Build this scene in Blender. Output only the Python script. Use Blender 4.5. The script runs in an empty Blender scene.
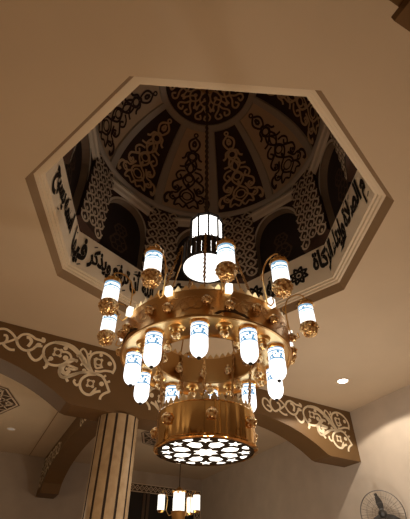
import bpy, math, random
from mathutils import Vector, Matrix
random.seed(7)
PI = math.pi
sin, cos, rad = math.sin, math.cos, math.radians
C = bpy.context.scene.collection
scene = bpy.context.scene

# ---------------------------------------------------------------- camera
CAM = Vector((-1.779, -3.404, 1.6))
FW = Vector((0.344553, 0.675486, 0.651921)); RT = Vector((0.888869, -0.458135, 0.004911)); UP = Vector((-0.301986, -0.57778, 0.758271))
FPX = 402.702
cd = bpy.data.cameras.new('camera'); cam = bpy.data.objects.new('camera', cd); C.objects.link(cam)
cd.sensor_fit = 'HORIZONTAL'; cd.sensor_width = 36; cd.lens = FPX/410*36
cd.clip_start = .05; cd.clip_end = 100
FW.normalize(); RT = (RT - FW*RT.dot(FW)).normalized(); UP = RT.cross(FW)
cam.matrix_world = Matrix(((RT.x, UP.x, -FW.x, CAM.x), (RT.y, UP.y, -FW.y, CAM.y), (RT.z, UP.z, -FW.z, CAM.z), (0, 0, 0, 1)))
scene.camera = cam
def ray(x, y): return FW + RT*((x-205)/FPX) - UP*((y-259.5)/FPX)

# ---------------------------------------------------------------- materials
MATS = {}
def mat(name, col, rough=.6, metal=0, noise=0, scale=6, col2=None, bump=0, emis=None, estr=0):
    m = bpy.data.materials.new(name); m.use_nodes = True; MATS[name] = m
    nt = m.node_tree; b = nt.nodes['Principled BSDF']
    b.inputs['Base Color'].default_value = (*col, 1); b.inputs['Roughness'].default_value = rough; b.inputs['Metallic'].default_value = metal
    if emis:
        b.inputs['Emission Color'].default_value = (*emis, 1); b.inputs['Emission Strength'].default_value = estr
    if noise or bump:
        tc = nt.nodes.new('ShaderNodeTexCoord'); n = nt.nodes.new('ShaderNodeTexNoise')
        n.inputs['Scale'].default_value = scale; n.inputs['Detail'].default_value = 5
        nt.links.new(tc.outputs['Object'], n.inputs['Vector'])
        if noise:
            r = nt.nodes.new('ShaderNodeValToRGB'); c2 = col2 or tuple(c*(1-noise) for c in col)
            r.color_ramp.elements[0].color = (*c2, 1); r.color_ramp.elements[1].color = (*col, 1)
            r.color_ramp.elements[0].position = .3; r.color_ramp.elements[1].position = .7
            nt.links.new(n.outputs['Fac'], r.inputs['Fac']); nt.links.new(r.outputs['Color'], b.inputs['Base Color'])
        if bump:
            bp = nt.nodes.new('ShaderNodeBump'); bp.inputs['Strength'].default_value = bump; bp.inputs['Distance'].default_value = .02
            nt.links.new(n.outputs['Fac'], bp.inputs['Height']); nt.links.new(bp.outputs['Normal'], b.inputs['Normal'])
    return m
def lamp_mat(name, zs, white, blue, s):
    """glowing glass with blue bands and small blue marks around its neck, by height in the lamp's own space"""
    m = bpy.data.materials.new(name); m.use_nodes = True; nt = m.node_tree; b = nt.nodes['Principled BSDF']
    b.inputs['Base Color'].default_value = (.12, .13, .14, 1); b.inputs['Roughness'].default_value = .25
    tc = nt.nodes.new('ShaderNodeTexCoord'); sp = nt.nodes.new('ShaderNodeSeparateXYZ'); nt.links.new(tc.outputs['Object'], sp.inputs[0])
    z0, z1, stripes, band = zs
    mr = nt.nodes.new('ShaderNodeMapRange'); mr.inputs[1].default_value = z0; mr.inputs[2].default_value = z1
    nt.links.new(sp.outputs['Z'], mr.inputs[0])
    cr = nt.nodes.new('ShaderNodeValToRGB'); cr.color_ramp.interpolation = 'CONSTANT'; el = cr.color_ramp.elements
    el[0].position = 0; el[0].color = (0, 0, 0, 1); el[1].position = .999; el[1].color = (0, 0, 0, 1)
    for a, c in stripes:
        for p, v in ((a, 1), (c, 0)):
            e = el.new(p); e.color = (v, v, v, 1)
    nt.links.new(mr.outputs[0], cr.inputs[0])
    b2 = nt.nodes.new('ShaderNodeValToRGB'); b2.color_ramp.interpolation = 'CONSTANT'; e2 = b2.color_ramp.elements
    e2[0].position = 0; e2[0].color = (0, 0, 0, 1); e2[1].position = band[0]; e2[1].color = (1, 1, 1, 1)
    e = e2.new(band[1]); e.color = (0, 0, 0, 1)
    nt.links.new(mr.outputs[0], b2.inputs[0])
    n = nt.nodes.new('ShaderNodeTexVoronoi'); n.inputs['Scale'].default_value = 26
    nt.links.new(tc.outputs['Object'], n.inputs['Vector'])
    th = nt.nodes.new('ShaderNodeMath'); th.operation = 'LESS_THAN'; th.inputs[1].default_value = .38; nt.links.new(n.outputs['Distance'], th.inputs[0])
    mu = nt.nodes.new('ShaderNodeMath'); mu.operation = 'MULTIPLY'; nt.links.new(th.outputs[0], mu.inputs[0]); nt.links.new(b2.outputs['Color'], mu.inputs[1])
    ad = nt.nodes.new('ShaderNodeMath'); ad.operation = 'MAXIMUM'; nt.links.new(mu.outputs[0], ad.inputs[0]); nt.links.new(cr.outputs['Color'], ad.inputs[1])
    mx = nt.nodes.new('ShaderNodeMix'); mx.data_type = 'RGBA'; mx.inputs[6].default_value = (*[c*s for c in white], 1); mx.inputs[7].default_value = (*blue, 1)
    nt.links.new(ad.outputs[0], mx.inputs[0]); nt.links.new(mx.outputs[2], b.inputs['Emission Color'])
    b.inputs['Emission Strength'].default_value = 1
    MATS[name] = m
    return m
mat('ceiling_paint', (.64, .52, .375), .8, noise=.06, scale=1.2)
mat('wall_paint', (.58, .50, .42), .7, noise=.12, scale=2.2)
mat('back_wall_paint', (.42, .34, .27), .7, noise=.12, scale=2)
mat('carpet', (.34, .19, .11), .95, noise=.4, scale=40)
mat('brown_paint', (.155, .083, .027), .6, noise=.1, scale=3)
mat('trim_brown', (.26, .165, .085), .7)
mat('trim_cream', (.70, .59, .44), .6)
mat('cream_scroll', (.86, .74, .54), .6)
mat('marble', (.56, .42, .26), .4, noise=.35, scale=7, col2=(.43, .30, .17))
mat('dark_groove', (.035, .02, .012), .5)
mat('gold', (.86, .53, .18), .3, 1)
mat('gold_mirror', (.80, .50, .19), .10, 1)
mat('gold_band', (.62, .36, .13), .33, 1, bump=.12, scale=30)
def brushed():
    m = MATS['gold_mirror']; nt = m.node_tree; b = nt.nodes['Principled BSDF']
    tc = nt.nodes.new('ShaderNodeTexCoord'); mp = nt.nodes.new('ShaderNodeMapping'); mp.inputs['Scale'].default_value = (7, 7, .4)
    n = nt.nodes.new('ShaderNodeTexNoise'); n.inputs['Scale'].default_value = 1.0; n.inputs['Detail'].default_value = 1
    nt.links.new(tc.outputs['Object'], mp.inputs[0]); nt.links.new(mp.outputs[0], n.inputs['Vector'])
    bp = nt.nodes.new('ShaderNodeBump'); bp.inputs['Strength'].default_value = .8; bp.inputs['Distance'].default_value = .05
    nt.links.new(n.outputs['Fac'], bp.inputs['Height']); nt.links.new(bp.outputs['Normal'], b.inputs['Normal'])
brushed()
mat('gold_pale', (.95, .68, .33), .34, 1)
mat('gold_matt', (.55, .30, .10), .5, 1, bump=.6, scale=60)
def openwork(name):
    m = mat(name, (.95, .66, .30), .32, 1); nt = m.node_tree; b = nt.nodes['Principled BSDF']
    tc = nt.nodes.new('ShaderNodeTexCoord'); v = nt.nodes.new('ShaderNodeTexVoronoi'); v.inputs['Scale'].default_value = 34; r = nt.nodes.new('ShaderNodeValToRGB')
    nt.links.new(tc.outputs['Object'], v.inputs['Vector']); nt.links.new(v.outputs['Distance'], r.inputs['Fac'])
    r.color_ramp.elements[0].position = .42; r.color_ramp.elements[0].color = (1, .76, .40, 1); r.color_ramp.elements[1].position = .78; r.color_ramp.elements[1].color = (.42, .18, .05, 1)  # shade of the holes and crevices put into the gold's colour
    nt.links.new(r.outputs['Color'], b.inputs['Base Color'])
    bp = nt.nodes.new('ShaderNodeBump'); bp.invert = True; bp.inputs['Distance'].default_value = .012; nt.links.new(v.outputs['Distance'], bp.inputs['Height']); nt.links.new(bp.outputs['Normal'], b.inputs['Normal'])
openwork('gold_openwork'); openwork('crystal_gold')
mat('black_metal', (.016, .011, .008), .75, 0)
mat('dark_bronze', (.075, .042, .018), .7, 0)
mat('grille_black', (.012, .008, .005), 1).node_tree.nodes['Principled BSDF'].inputs['Specular IOR Level'].default_value = .05
mat('drum_white', (.88, .74, .56), .7)
mat('ink', (.012, .008, .006), .6)
mat('dome_dark', (.040, .015, .008), .7)
mat('dome_light', (.60, .44, .28), .7)
mat('dome_rib', (.46, .40, .33), .7)
mat('dome_tan', (.62, .44, .26), .7)
mat('lattice_tan', (.62, .50, .37), .7)
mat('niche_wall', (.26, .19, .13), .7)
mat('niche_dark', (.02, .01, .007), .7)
mat('niche_motif', (.09, .05, .03), .7)
mat('cornice', (.66, .58, .46), .7)
mat('crystal', (.9, .82, .7), .08, .55)
mat('glow_disc', (.8, .8, .8), .4, emis=(1, .98, .93), estr=1.7)
mat('glow_pane', (.8, .8, .8), .4, emis=(1, .97, .9), estr=3.0)
mat('glow_small', (.4, .4, .4), .4, emis=(1, .93, .8), estr=1.6)
mat('glow_tube', (.3, .3, .3), .4, emis=(1, .94, .82), estr=1.5)
mat('downlight_glow', (.8, .8, .8), .4, emis=(1, .95, .86), estr=14)
mat('downlight_dim', (.5, .45, .4), .4, emis=(1, .9, .75), estr=.12)
mat('fan_dark', (.03, .027, .025), .5)
mat('fan_wire', (.10, .09, .085), .35, .8)
mat('window_glass', (.012, .011, .012), .12)
mat('window_frame', (.22, .15, .10), .6)
mat('grille_dark', (.07, .04, .02), .6)
mat('grille_light', (.60, .48, .36), .7)
lamp_mat('lamp_glass', (-.15, .12, [(.64, .68), (.73, .80), (.90, .99)], (.80, .90)), (1, .98, .95), (.20, .44, .62), 1.9)
lamp_mat('bullet_glass', (-.36, -.03, [(.56, .60), (.80, .84), (.90, .94)], (.60, .80)), (1, .99, .97), (.10, .34, .58), 1.9)

# ---------------------------------------------------------------- mesh helpers
WL = {}
class MB:
    def __init__(s): s.v = []; s.f = []; s.mi = []; s.m = 0
    def add(s, vs, fs):
        b = len(s.v); s.v += [Vector(v) for v in vs]; s.f += [tuple(i+b for i in f) for f in fs]; s.mi += [s.m]*len(fs); return s
    def box(s, c, d, rz=0):
        x, y, z = d[0]/2, d[1]/2, d[2]/2; R = Matrix.Rotation(rz, 3, 'Z'); c = Vector(c)
        vs = [c + R @ Vector((i*x, j*y, k*z)) for i in (-1, 1) for j in (-1, 1) for k in (-1, 1)]
        return s.add(vs, [(0, 1, 3, 2), (4, 6, 7, 5), (0, 4, 5, 1), (2, 3, 7, 6), (0, 2, 6, 4), (1, 5, 7, 3)])
    def tube(s, pts, r, n=8, closed=False):
        pts = [Vector(p) for p in pts]; N = len(pts); rs = r if isinstance(r, (list, tuple)) else [r]*N
        vs = []; ref = None
        for i, p in enumerate(pts):
            a = pts[(i-1) % N] if (closed or i > 0) else p; b = pts[(i+1) % N] if (closed or i < N-1) else p
            t = (b-a).normalized()
            if ref is None:
                ref = Vector((0, 0, 1)) if abs(t.z) < .9 else Vector((1, 0, 0))
            u = (ref - t*ref.dot(t)).normalized(); w = t.cross(u); ref = u
            vs += [p + (u*cos(2*PI*k/n) + w*sin(2*PI*k/n))*rs[i] for k in range(n)]
        fs = []
        for i in range(N if closed else N-1):
            for k in range(n):
                j = (i+1) % N
                fs.append((i*n+k, i*n+(k+1) % n, j*n+(k+1) % n, j*n+k))
        if not closed: fs += [tuple(range(n-1, -1, -1)), tuple((N-1)*n+k for k in range(n))]
        return s.add(vs, fs)
    def lathe(s, prof, n=32, c=(0, 0, 0), a0=0, cap=True):
        vs = []; fs = []; M = len(prof)
        for r, z in prof: vs += [(c[0]+r*cos(a0+2*PI*k/n), c[1]+r*sin(a0+2*PI*k/n), c[2]+z) for k in range(n)]
        for i in range(M-1):
            for k in range(n): fs.append((i*n+k, i*n+(k+1) % n, (i+1)*n+(k+1) % n, (i+1)*n+k))
        if cap:
            if prof[0][0] > 1e-5: fs.append(tuple(range(n-1, -1, -1)))
            if prof[-1][0] > 1e-5: fs.append(tuple((M-1)*n+k for k in range(n)))
        return s.add(vs, fs)
    def ball(s, c, r, n=12, sz=1):
        return s.lathe([(r*sin(PI*i/8) + 1e-6, -r*sz*cos(PI*i/8)) for i in range(9)], n, c)
    def strip(s, pts, w, fn, closed=False, taper=0):
        """flat ribbon along a 2D path, carried to 3D by fn(x, y)"""
        N = len(pts); L = []
        for i, p in enumerate(pts):
            a = pts[(i-1) % N] if (closed or i > 0) else p; b = pts[(i+1) % N] if (closed or i < N-1) else p
            dx, dy = b[0]-a[0], b[1]-a[1]; l = math.hypot(dx, dy) or 1
            k = w/2
            if taper and not closed: k *= 1 - taper*abs(2*i/(N-1)-1)**3
            L.append(((p[0]-dy/l*k, p[1]+dx/l*k), (p[0]+dy/l*k, p[1]-dx/l*k)))
        vs = []; fs = []
        for a, b in L: vs += [fn(*a), fn(*b)]
        for i in range(N if closed else N-1):
            j = (i+1) % N; fs.append((2*i, 2*i+1, 2*j+1, 2*j))
        return s.add(vs, fs)
    def disc(s, c, r, fn, n=12, sq=1):
        vs = [fn(*c)] + [fn(c[0]+r*cos(2*PI*k/n), c[1]+r*sq*sin(2*PI*k/n)) for k in range(n)]
        return s.add(vs, [(0, 1+k, 1+(k+1) % n) for k in range(n)])
    def build(s, name, m, parent=None, local=False, smooth=False, loc=None):
        me = bpy.data.meshes.new(name); off = Vector((0, 0, 0))
        if loc is not None: off = Vector(loc)
        if parent is not None and not local and loc is None: off = WL[parent.name]
        me.from_pydata([v-off for v in s.v], [], s.f); me.update()
        ms = m if isinstance(m, (list, tuple)) else [m]
        for k in ms: me.materials.append(MATS[k])
        for p, i in zip(me.polygons, s.mi): p.material_index = i; p.use_smooth = smooth
        if smooth:
            try: me.set_sharp_from_angle(angle=rad(40))
            except Exception: pass
        o = bpy.data.objects.new(name, me); C.objects.link(o)
        if parent is not None:
            o.parent = parent
            if loc is not None: o.location = off - WL[parent.name]
        elif loc is not None: o.location = off
        WL[o.name] = Vector(off)
        return o
def thing(name, loc, label=None, cat=None, group=None, kind=None, rz=0):
    o = bpy.data.objects.new(name, None); C.objects.link(o); o.location = loc; o.rotation_euler = (0, 0, rz); o.empty_display_size = .1
    WL[o.name] = Vector(loc); tag(o, label, cat, group, kind); return o
def part(name, parent, loc=(0, 0, 0), rz=0):
    o = bpy.data.objects.new(name, None); C.objects.link(o); o.parent = parent; o.location = loc; o.rotation_euler = (0, 0, rz); o.empty_display_size = .05
    WL[o.name] = WL[parent.name] + Vector(loc); return o
def tag(o, label=None, cat=None, group=None, kind=None):
    for k, v in (('label', label), ('category', cat), ('group', group), ('kind', kind)):
        if v: o[k] = v
    return o
def struct(o): o['kind'] = 'structure'; return o
def children(o): return [c for c in list(C.objects) if c.parent == o]
def copy_tree(o, parent=None):
    c = o.copy(); C.objects.link(c)
    if parent is not None: c.parent = parent
    WL[c.name] = WL[o.name].copy()
    for ch in children(o): copy_tree(ch, c)
    return c
def cat_rom(pts, k=5, closed=False):
    N = len(pts); out = []
    for i in range(N if closed else N-1):
        p = [pts[(i+j) % N] if closed else pts[min(max(i+j, 0), N-1)] for j in (-1, 0, 1, 2)]
        for q in range(k):
            t = q/k
            out.append(tuple(.5*((2*p[1][d]) + (-p[0][d]+p[2][d])*t + (2*p[0][d]-5*p[1][d]+4*p[2][d]-p[3][d])*t*t + (-p[0][d]+3*p[1][d]-3*p[2][d]+p[3][d])*t**3) for d in range(2)))
    if not closed: out.append(tuple(pts[-1]))
    return out
def circ(c, r, n=20, sq=1, a0=0, a1=2*PI): return [(c[0]+r*cos(a0+(a1-a0)*k/n), c[1]+r*sq*sin(a0+(a1-a0)*k/n)) for k in range(n)]

# ---------------------------------------------------------------- the room
CZ = 5.2
XR, XL, YN = 5.87, -5.53, -8.0
OA = [rad(-.53 + 45*k) for k in range(8)]            # octagon corners of the dome opening
def oct_pt(r, k, z): a = OA[k % 8]; return (r*cos(a), r*sin(a), z)
def yback(x): return 11.45 + .05*x
import bmesh
bm = bmesh.new()
outer = [bm.verts.new(p) for p in ((XL-.1, YN-.1, CZ), (XR+.1, YN-.1, CZ), (XR+.1, 12.2, CZ), (XL-.1, 12.2, CZ))]
inner = [bm.verts.new(oct_pt(2.289, k, CZ)) for k in range(8)]
eds = [bm.edges.new((l[i], l[(i+1) % len(l)])) for l in (outer, inner) for i in range(len(l))]
bmesh.ops.triangle_fill(bm, edges=eds, use_beauty=True)
bmesh.ops.recalc_face_normals(bm, faces=bm.faces)
for f in bm.faces:
    if f.normal.z > 0: f.normal_flip()
me = bpy.data.meshes.new('ceiling'); bm.to_mesh(me); bm.free(); me.materials.append(MATS['ceiling_paint'])
o = bpy.data.objects.new('ceiling', me); C.objects.link(o); struct(o)
struct(MB().box(((XL+XR)/2, 2, -.05), (XR-XL+.4, 20.6, .1)).build('floor', 'carpet'))
struct(MB().box((XR+.05, 2, CZ/2), (.1, 20.4, CZ)).build('wall_right', 'wall_paint'))
struct(MB().box((XL-.05, 2, CZ/2), (.1, 20.4, CZ)).build('wall_left', 'wall_paint'))
struct(MB().box(((XL+XR)/2, YN-.05, CZ/2), (XR-XL, .1, CZ)).build('wall_near', 'wall_paint'))
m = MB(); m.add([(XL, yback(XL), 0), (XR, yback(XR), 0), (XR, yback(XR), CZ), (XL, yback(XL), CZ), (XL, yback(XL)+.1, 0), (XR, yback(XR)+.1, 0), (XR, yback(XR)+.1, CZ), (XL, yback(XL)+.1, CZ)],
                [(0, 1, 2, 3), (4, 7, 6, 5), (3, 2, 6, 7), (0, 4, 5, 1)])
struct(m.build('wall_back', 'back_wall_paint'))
# moulding round the dome opening: brown bevel outside, cream steps inside
prof = [(2.289, 5.2), (2.229, 5.315), (2.195, 5.318), (2.188, 5.345), (2.155, 5.348), (2.148, 5.375), (2.118, 5.38)]
m = MB()
for i in range(len(prof)-1):
    m.m = 0 if i == 0 else 1
    vs = [oct_pt(prof[i][0], k, prof[i][1]) for k in range(8)] + [oct_pt(prof[i+1][0], k, prof[i+1][1]) for k in range(8)]
    m.add(vs, [(k, 8+k, 8+(k+1) % 8, (k+1) % 8) for k in range(8)])
struct(m.build('trim_1', ['trim_brown', 'trim_cream']))
# thin shadow joint in the far ceiling, its shade coloured in as a brown strip
struct(MB().box((-.45, 8.1, CZ-.002), (.022, 6.6, .008)).build('shadow_joint', 'trim_brown'))

# ---------------------------------------------------------------- arches
BZ = 4.08; DEP = .55
def yfar(x): return 3.45 + .055*(x-.17)
def arch_z(x, x0, x1):
    """underside of the arch between supports at x0 and x1"""
    xc = (x0+x1)/2; d = abs(x-xc); hw = (x1-x0)/2 - .9
    return BZ if d >= hw else 4.64 - (3.5 - math.sqrt(3.5**2 - (d*1.96/hw)**2))
def beam(mb, pts, face, depth):
    """pts: (s, z_bottom); face(s, z, d) -> 3D"""
    n = len(pts); vs = []
    for s_, z in pts: vs += [face(s_, z, 0), face(s_, CZ, 0), face(s_, z, depth), face(s_, CZ, depth)]
    fs = []
    for i in range(n-1):
        a, b = 4*i, 4*i+4
        fs += [(a, b, b+1, a+1), (a+2, a+3, b+3, b+2), (a, a+2, b+2, b)]
    fs += [(0, 1, 3, 2), (4*n-4, 4*n-2, 4*n-1, 4*n-3)]
    mb.add(vs, fs)
def arch_pts(x0, x1, n=40):
    hw = (x1-x0)/2-.9; xc = (x0+x1)/2
    return [(x0, BZ)] + [(xc-hw+2*hw*i/n, arch_z(xc-hw+2*hw*i/n, x0, x1) if 0 < i < n else BZ) for i in range(n+1)] + [(x1, BZ)]

# scrollwork traced as centre lines (photo coordinates of the left spandrel), carried onto the arch face
def ZA(l): return [(x/6.833, 320+y/6.833) for x, y in l]
def ZB(l): return [(35+x/8.2, 330+y/8.2) for x, y in l]
def ZC(l): return [(55+x/5.857, 340+y/5.857) for x, y in l]
SC = [  # (points, width px, closed)
 (ZA([(-62,150),(-95,165),(-135,140),(-150,100),(-125,60),(-90,60),(-65,95),(-62,150)]), 2.0), (ZA([(-62,150),(-80,125),(-105,110)]), 2.2),
 (ZA([(0,165),(-40,165),(-62,120),(-40,75),(0,62),(40,64),(75,85),(103,118),(118,150)]), 2.2), (ZA([(0,162),(35,155),(75,143),(108,130)]), 2.0),
 (ZA([(18,160),(40,185),(70,203),(100,205)]), 2.3), (ZA([(30,158),(48,135),(45,108),(24,104)]), 2.2),
 (ZA([(112,135),(128,120),(152,102),(190,98),(222,113),(245,130),(278,140),(300,150),(302,132),(285,126)]), 2.3),
 (ZA([(112,140),(125,175),(155,202),(190,210),(222,200),(250,180),(290,180)]), 2.3), (ZA([(190,182),(205,165),(215,145),(200,122),(182,120)]), 2.8),
 (ZA([(190,200),(198,232),(215,260),(240,277),(270,266),(290,242),(300,225)]), 2.4), (ZA([(245,185),(258,165),(280,170)]), 2.2),
 (ZB([(95,265),(75,225),(68,185),(80,145),(115,117),(165,103),(220,104),(280,120),(330,150),(362,188),(382,225),(398,262)]), 2.3),
 (ZB([(75,220),(95,262),(120,282),(160,291),(200,290),(240,275),(275,250),(312,242),(348,262)]), 2.3), (ZB([(98,265),(92,298),(68,312)]), 2.6),
 (ZB([(222,180),(260,183),(285,200),(297,230),(285,250)]), 2.2), (ZB([(130,235),(105,252)]), 2.0),
 (ZB([(202,290),(203,330),(200,358),(215,385),(250,385),(300,368),(350,355),(410,342)]), 2.4), (ZB([(245,278),(300,300),(350,320)]), 2.2),
 (ZB([(212,312),(222,350),(258,362),(282,342),(268,320),(250,318)]), 2.0), (ZB([(340,215),(365,212),(385,225)]), 2.0),
 (ZC([(0,14),(50,25),(100,50),(140,90),(165,130),(190,165),(215,190),(242,202)]), 2.9),
 (ZC([(190,165),(180,120),(160,92),(148,68),(165,52),(182,68),(192,98),(198,140),(205,175)]), 1.9), (ZC([(186,85),(205,80),(210,62)]), 1.8),
 (ZC([(128,98),(145,85)]), 2), (ZC([(150,150),(165,135),(178,145)]), 2),
 (ZC([(222,195),(203,155),(200,118),(215,87),(245,74),(285,77),(320,97),(344,130),(350,165),(334,198)]), 2.4), (ZC([(338,188),(295,181),(262,186),(232,182)]), 2.2),
 (ZC([(233,108),(234,148),(245,166),(280,158)]), 2.0),
 (ZC([(42,150),(25,175),(28,205),(50,220),(78,215),(112,204),(150,191),(185,190),(235,198)]), 2.4), (ZC([(60,218),(75,245)]), 2.4),
 (ZC([(40,150),(62,145),(90,130),(112,120),(132,122)]), 2.2), (ZC([(60,146),(45,172),(60,192),(78,180)]), 2.0), (ZC([(75,165),(110,175),(132,168)]), 2.0),
 (ZC([(240,202),(195,205),(160,225),(145,255),(152,290),(175,315),(205,321),(235,306),(266,300)]), 2.4), (ZC([(147,255),(125,265),(110,245),(118,232)]), 2.2),
 (ZC([(235,198),(270,210),(290,235),(305,270),(318,308)]), 2.5), (ZC([(280,222),(298,208)]), 2), (ZC([(300,250),(322,242)]), 2.2), (ZC([(316,304),(288,314),(267,332),(262,350)]), 2.3),
 (ZC([(205,320),(235,288),(240,285)]), 2),
]
RINGS = [ZB([(186,185)])[0]+(3.0,), ZC([(255,130)])[0]+(2.9,), ZC([(207,255)])[0]+(2.7,)]
DOTS = [ZB([(130,235)])[0]+(2.1,), ZB([(250,150)])[0]+(2.1,), ZB([(250,230)])[0]+(2.5,), ZC([(270,90)])[0]+(1.8,), ZC([(320,140)])[0]+(2.3,), ZC([(170,180)])[0]+(2.0,), ZC([(272,258)])[0]+(2.3,)]
def on_far(p):
    d = ray(*p); # intersection with the arch face y = yfar(x)
    t = (3.45 - .055*.17 + .055*CAM.x - CAM.y)/(d.y - .055*d.x); q = CAM + d*t; return (q.x, q.z)
PXM = .019                                              # metres per traced pixel
SCM = [(cat_rom([on_far(p) for p in l], 4), w*PXM) for l, w in SC]
RGM = [(on_far(r[:2]), r[2]*PXM) for r in RINGS]; DTM = [(on_far(r[:2]), r[2]*PXM) for r in DOTS]
def scrolls(mb, fn):
    for l, w in SCM: mb.strip(l, w, fn)
    for c, r in RGM:
        mb.strip(circ(c, r, 14), .024, fn, True)
        for k in range(4):
            a = PI/4 + k*PI/2
            mb.disc((c[0]+1.25*r*cos(a), c[1]+1.25*r*sin(a)), r*.55, fn, 8)
    for c, r in DTM: mb.disc(c, r, fn)
def make_arch(x0, x1, yf, sgn, label, mirror_l, shift_r, scroll_names=True):
    xm = (x0+x1)/2
    root = thing('arch', (xm, yf(xm)+sgn*DEP/2, BZ), label, 'arch', 'brown arches', 'thing')
    m = MB(); beam(m, arch_pts(x0, x1), lambda s, z, d: (s, yf(s)+sgn*d, z), DEP)
    m.build('arch_body', 'brown_paint', root)
    for f in (mirror_l, shift_r):
        if f:
            q = MB(); scrolls(q, lambda x, z, f=f: (f(x), yf(f(x))-sgn*.006, z)); q.build('scrollwork', 'cream_scroll', root)
    return root
CX = .17
make_arch(XL+.005, CX, yfar, 1, 'brown arch left of the marble column, cream scrollwork on its face', lambda x: -5.36-x, lambda x: x)
make_arch(CX, XR-.005, yfar, 1, 'brown arch from behind the big chandelier to the right wall, cream scrollwork', lambda x: .34-x, lambda x: 5.56+(x+.265)*1.09)
ynear = lambda x: -3.20
make_arch(XL+.005, CX, ynear, -1, 'dark brown arch overhead ending in the top right corner', None, None)
make_arch(CX, XR-.005, ynear, -1, 'dark brown arch just outside the upper right of the view', None, None)
# cross arch running from the marble column to the back wall
ya, ybk = 4.0, 11.43
root = thing('arch', (.31, 8, BZ), 'brown arch running back from the marble column to the rear wall', 'arch', 'brown arches', 'thing')
def cross_pts():
    n = 36; yc = (4.0+ybk)/2; hw = (ybk-4.0)/2-.75; out = [(4.0+.05, BZ)]
    for i in range(n+1):
        y = yc-hw+2*hw*i/n; d = abs(y-yc)/hw; out.append((y, BZ + .72*math.sqrt(max(0, 1-d**2)) if 0 < i < n else BZ))
    return out + [(ybk, BZ)]
m = MB(); beam(m, cross_pts(), lambda s, z, d: (.05+d, s, z), .53); m.build('arch_body', 'brown_paint', root)
for f in (lambda x: ybk-.12+(x+.25)*1.15, lambda x: 4.2-(x+.25)*1.1):
    q = MB(); scrolls(q, lambda x, z, f=f: (.044, f(x), z)); q.build('scrollwork', 'cream_scroll', root)

# ---------------------------------------------------------------- columns
def make_column(x, y, label, plate=None):
    root = thing('column', (x, y, 0), label, 'column', None, 'thing')
    m = MB(); R = .345; n = 12
    a0 = rad(8)
    ring = []
    for k in range(n):
        b = a0+k*2*PI/n; g = rad(3.3)
        # each marble strip: 5 points; dark groove between strips
        for j in range(5): ring.append((R, b+g+(2*PI/n-2*g)*j/4, 0))
        ring.append((R-.012, b+2*PI/n-g+.004, 1)); ring.append((R-.012, b+2*PI/n+g-.004, 1))
    N = len(ring); zs = (.35, BZ-.002 if not plate else BZ-.06); vs = []
    for z in zs: vs += [(x+r*cos(a), y+r*sin(a), z) for r, a, _ in ring]
    for i in range(N):
        j = (i+1) % N; m.m = 1 if (ring[i][2] or ring[j][2]) else 0
        m.add([vs[i], vs[j], vs[N+j], vs[N+i]], [(0, 1, 2, 3)])
    m.build('shaft', ['marble', 'dark_groove'], root)
    if plate:
        x0, x1, y0, y1 = plate
        MB().box(((x0+x1)/2, (y0+y1)/2, BZ-.031), (x1-x0, y1-y0, .058)).build('cap_plate', 'brown_paint', root)
    MB().box((x, y, .12), (.95, .95, .24)).lathe([(.46, .24), (.46, .29), (.40, .35)], 32, (x, y, 0)).build('plinth', 'marble', root)
    return root
make_column(CX, yfar(CX)+DEP/2, 'round column of beige marble strips with dark grooves between them')
make_column(CX, -3.475, 'striped marble column with a brown cap plate at the top right corner', (-.50, .84, -3.145, -3.80))

# ---------------------------------------------------------------- the dome
dome = thing('dome', (0, 0, 5.38), 'dark painted dome seen through the octagonal ceiling opening, lettered white band', 'dome', None, 'thing')
RW = 2.118; ZB0, ZB1 = 5.38, 6.05
m = MB()
for k in range(8):
    m.add([oct_pt(RW, k, ZB0), oct_pt(RW, k+1, ZB0), oct_pt(RW, k+1, ZB1), oct_pt(RW, k, ZB1)], [(0, 3, 2, 1)])
    m.add([oct_pt(RW, k, ZB1), oct_pt(RW, k+1, ZB1), oct_pt(RW+.3, k+1, ZB1), oct_pt(RW+.3, k, ZB1)], [(0, 3, 2, 1)])
m.build('lettered_band', 'drum_white', dome)
# place on the band by perimeter length
AP = RW*cos(PI/8); HF = RW*sin(PI/8)
def per_pt(s, z, inset=.008):
    k = math.floor(s/(2*HF)); u = s - k*2*HF - HF; a = OA[0] + PI/8 + k*PI/4
    r = AP-inset
    return (r*cos(a)-u*sin(a), r*sin(a)+u*cos(a), z)
def band_hit(px, py):
    d = ray(px, py); best = None
    for k in range(8):
        a = OA[0] + PI/8 + k*PI/4; n = Vector((cos(a), sin(a), 0)); dn = d.dot(n)
        if dn <= 0: continue
        t = (AP - CAM.dot(n))/dn; q = CAM + d*t; u = -q.x*sin(a)+q.y*cos(a)
        if abs(u) <= HF+1e-6 and t > 0:
            return ((k*2*HF + HF + u), q.z)
    return None
FORMS = {'ا': (0xFE8D, 0xFE8E), 'أ': (0xFE83, 0xFE84), 'إ': (0xFE87, 0xFE88), 'ء': (0xFE80,), 'ة': (0xFE93, 0xFE94), 'د': (0xFEA9, 0xFEAA), 'ذ': (0xFEAB, 0xFEAC),
         'ر': (0xFEAD, 0xFEAE), 'ز': (0xFEAF, 0xFEB0), 'و': (0xFEED, 0xFEEE)}
for k, v in {'ب': 0xFE8F, 'ت': 0xFE95, 'ح': 0xFEA1, 'س': 0xFEB1, 'ص': 0xFEB9, 'ع': 0xFEC9, 'ف': 0xFED1, 'ك': 0xFED9, 'ل': 0xFEDD, 'م': 0xFEE1, 'ن': 0xFEE5, 'ه': 0xFEE9, 'ي': 0xFEF1}.items():
    FORMS[k] = (v, v+1, v+2, v+3)
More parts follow.
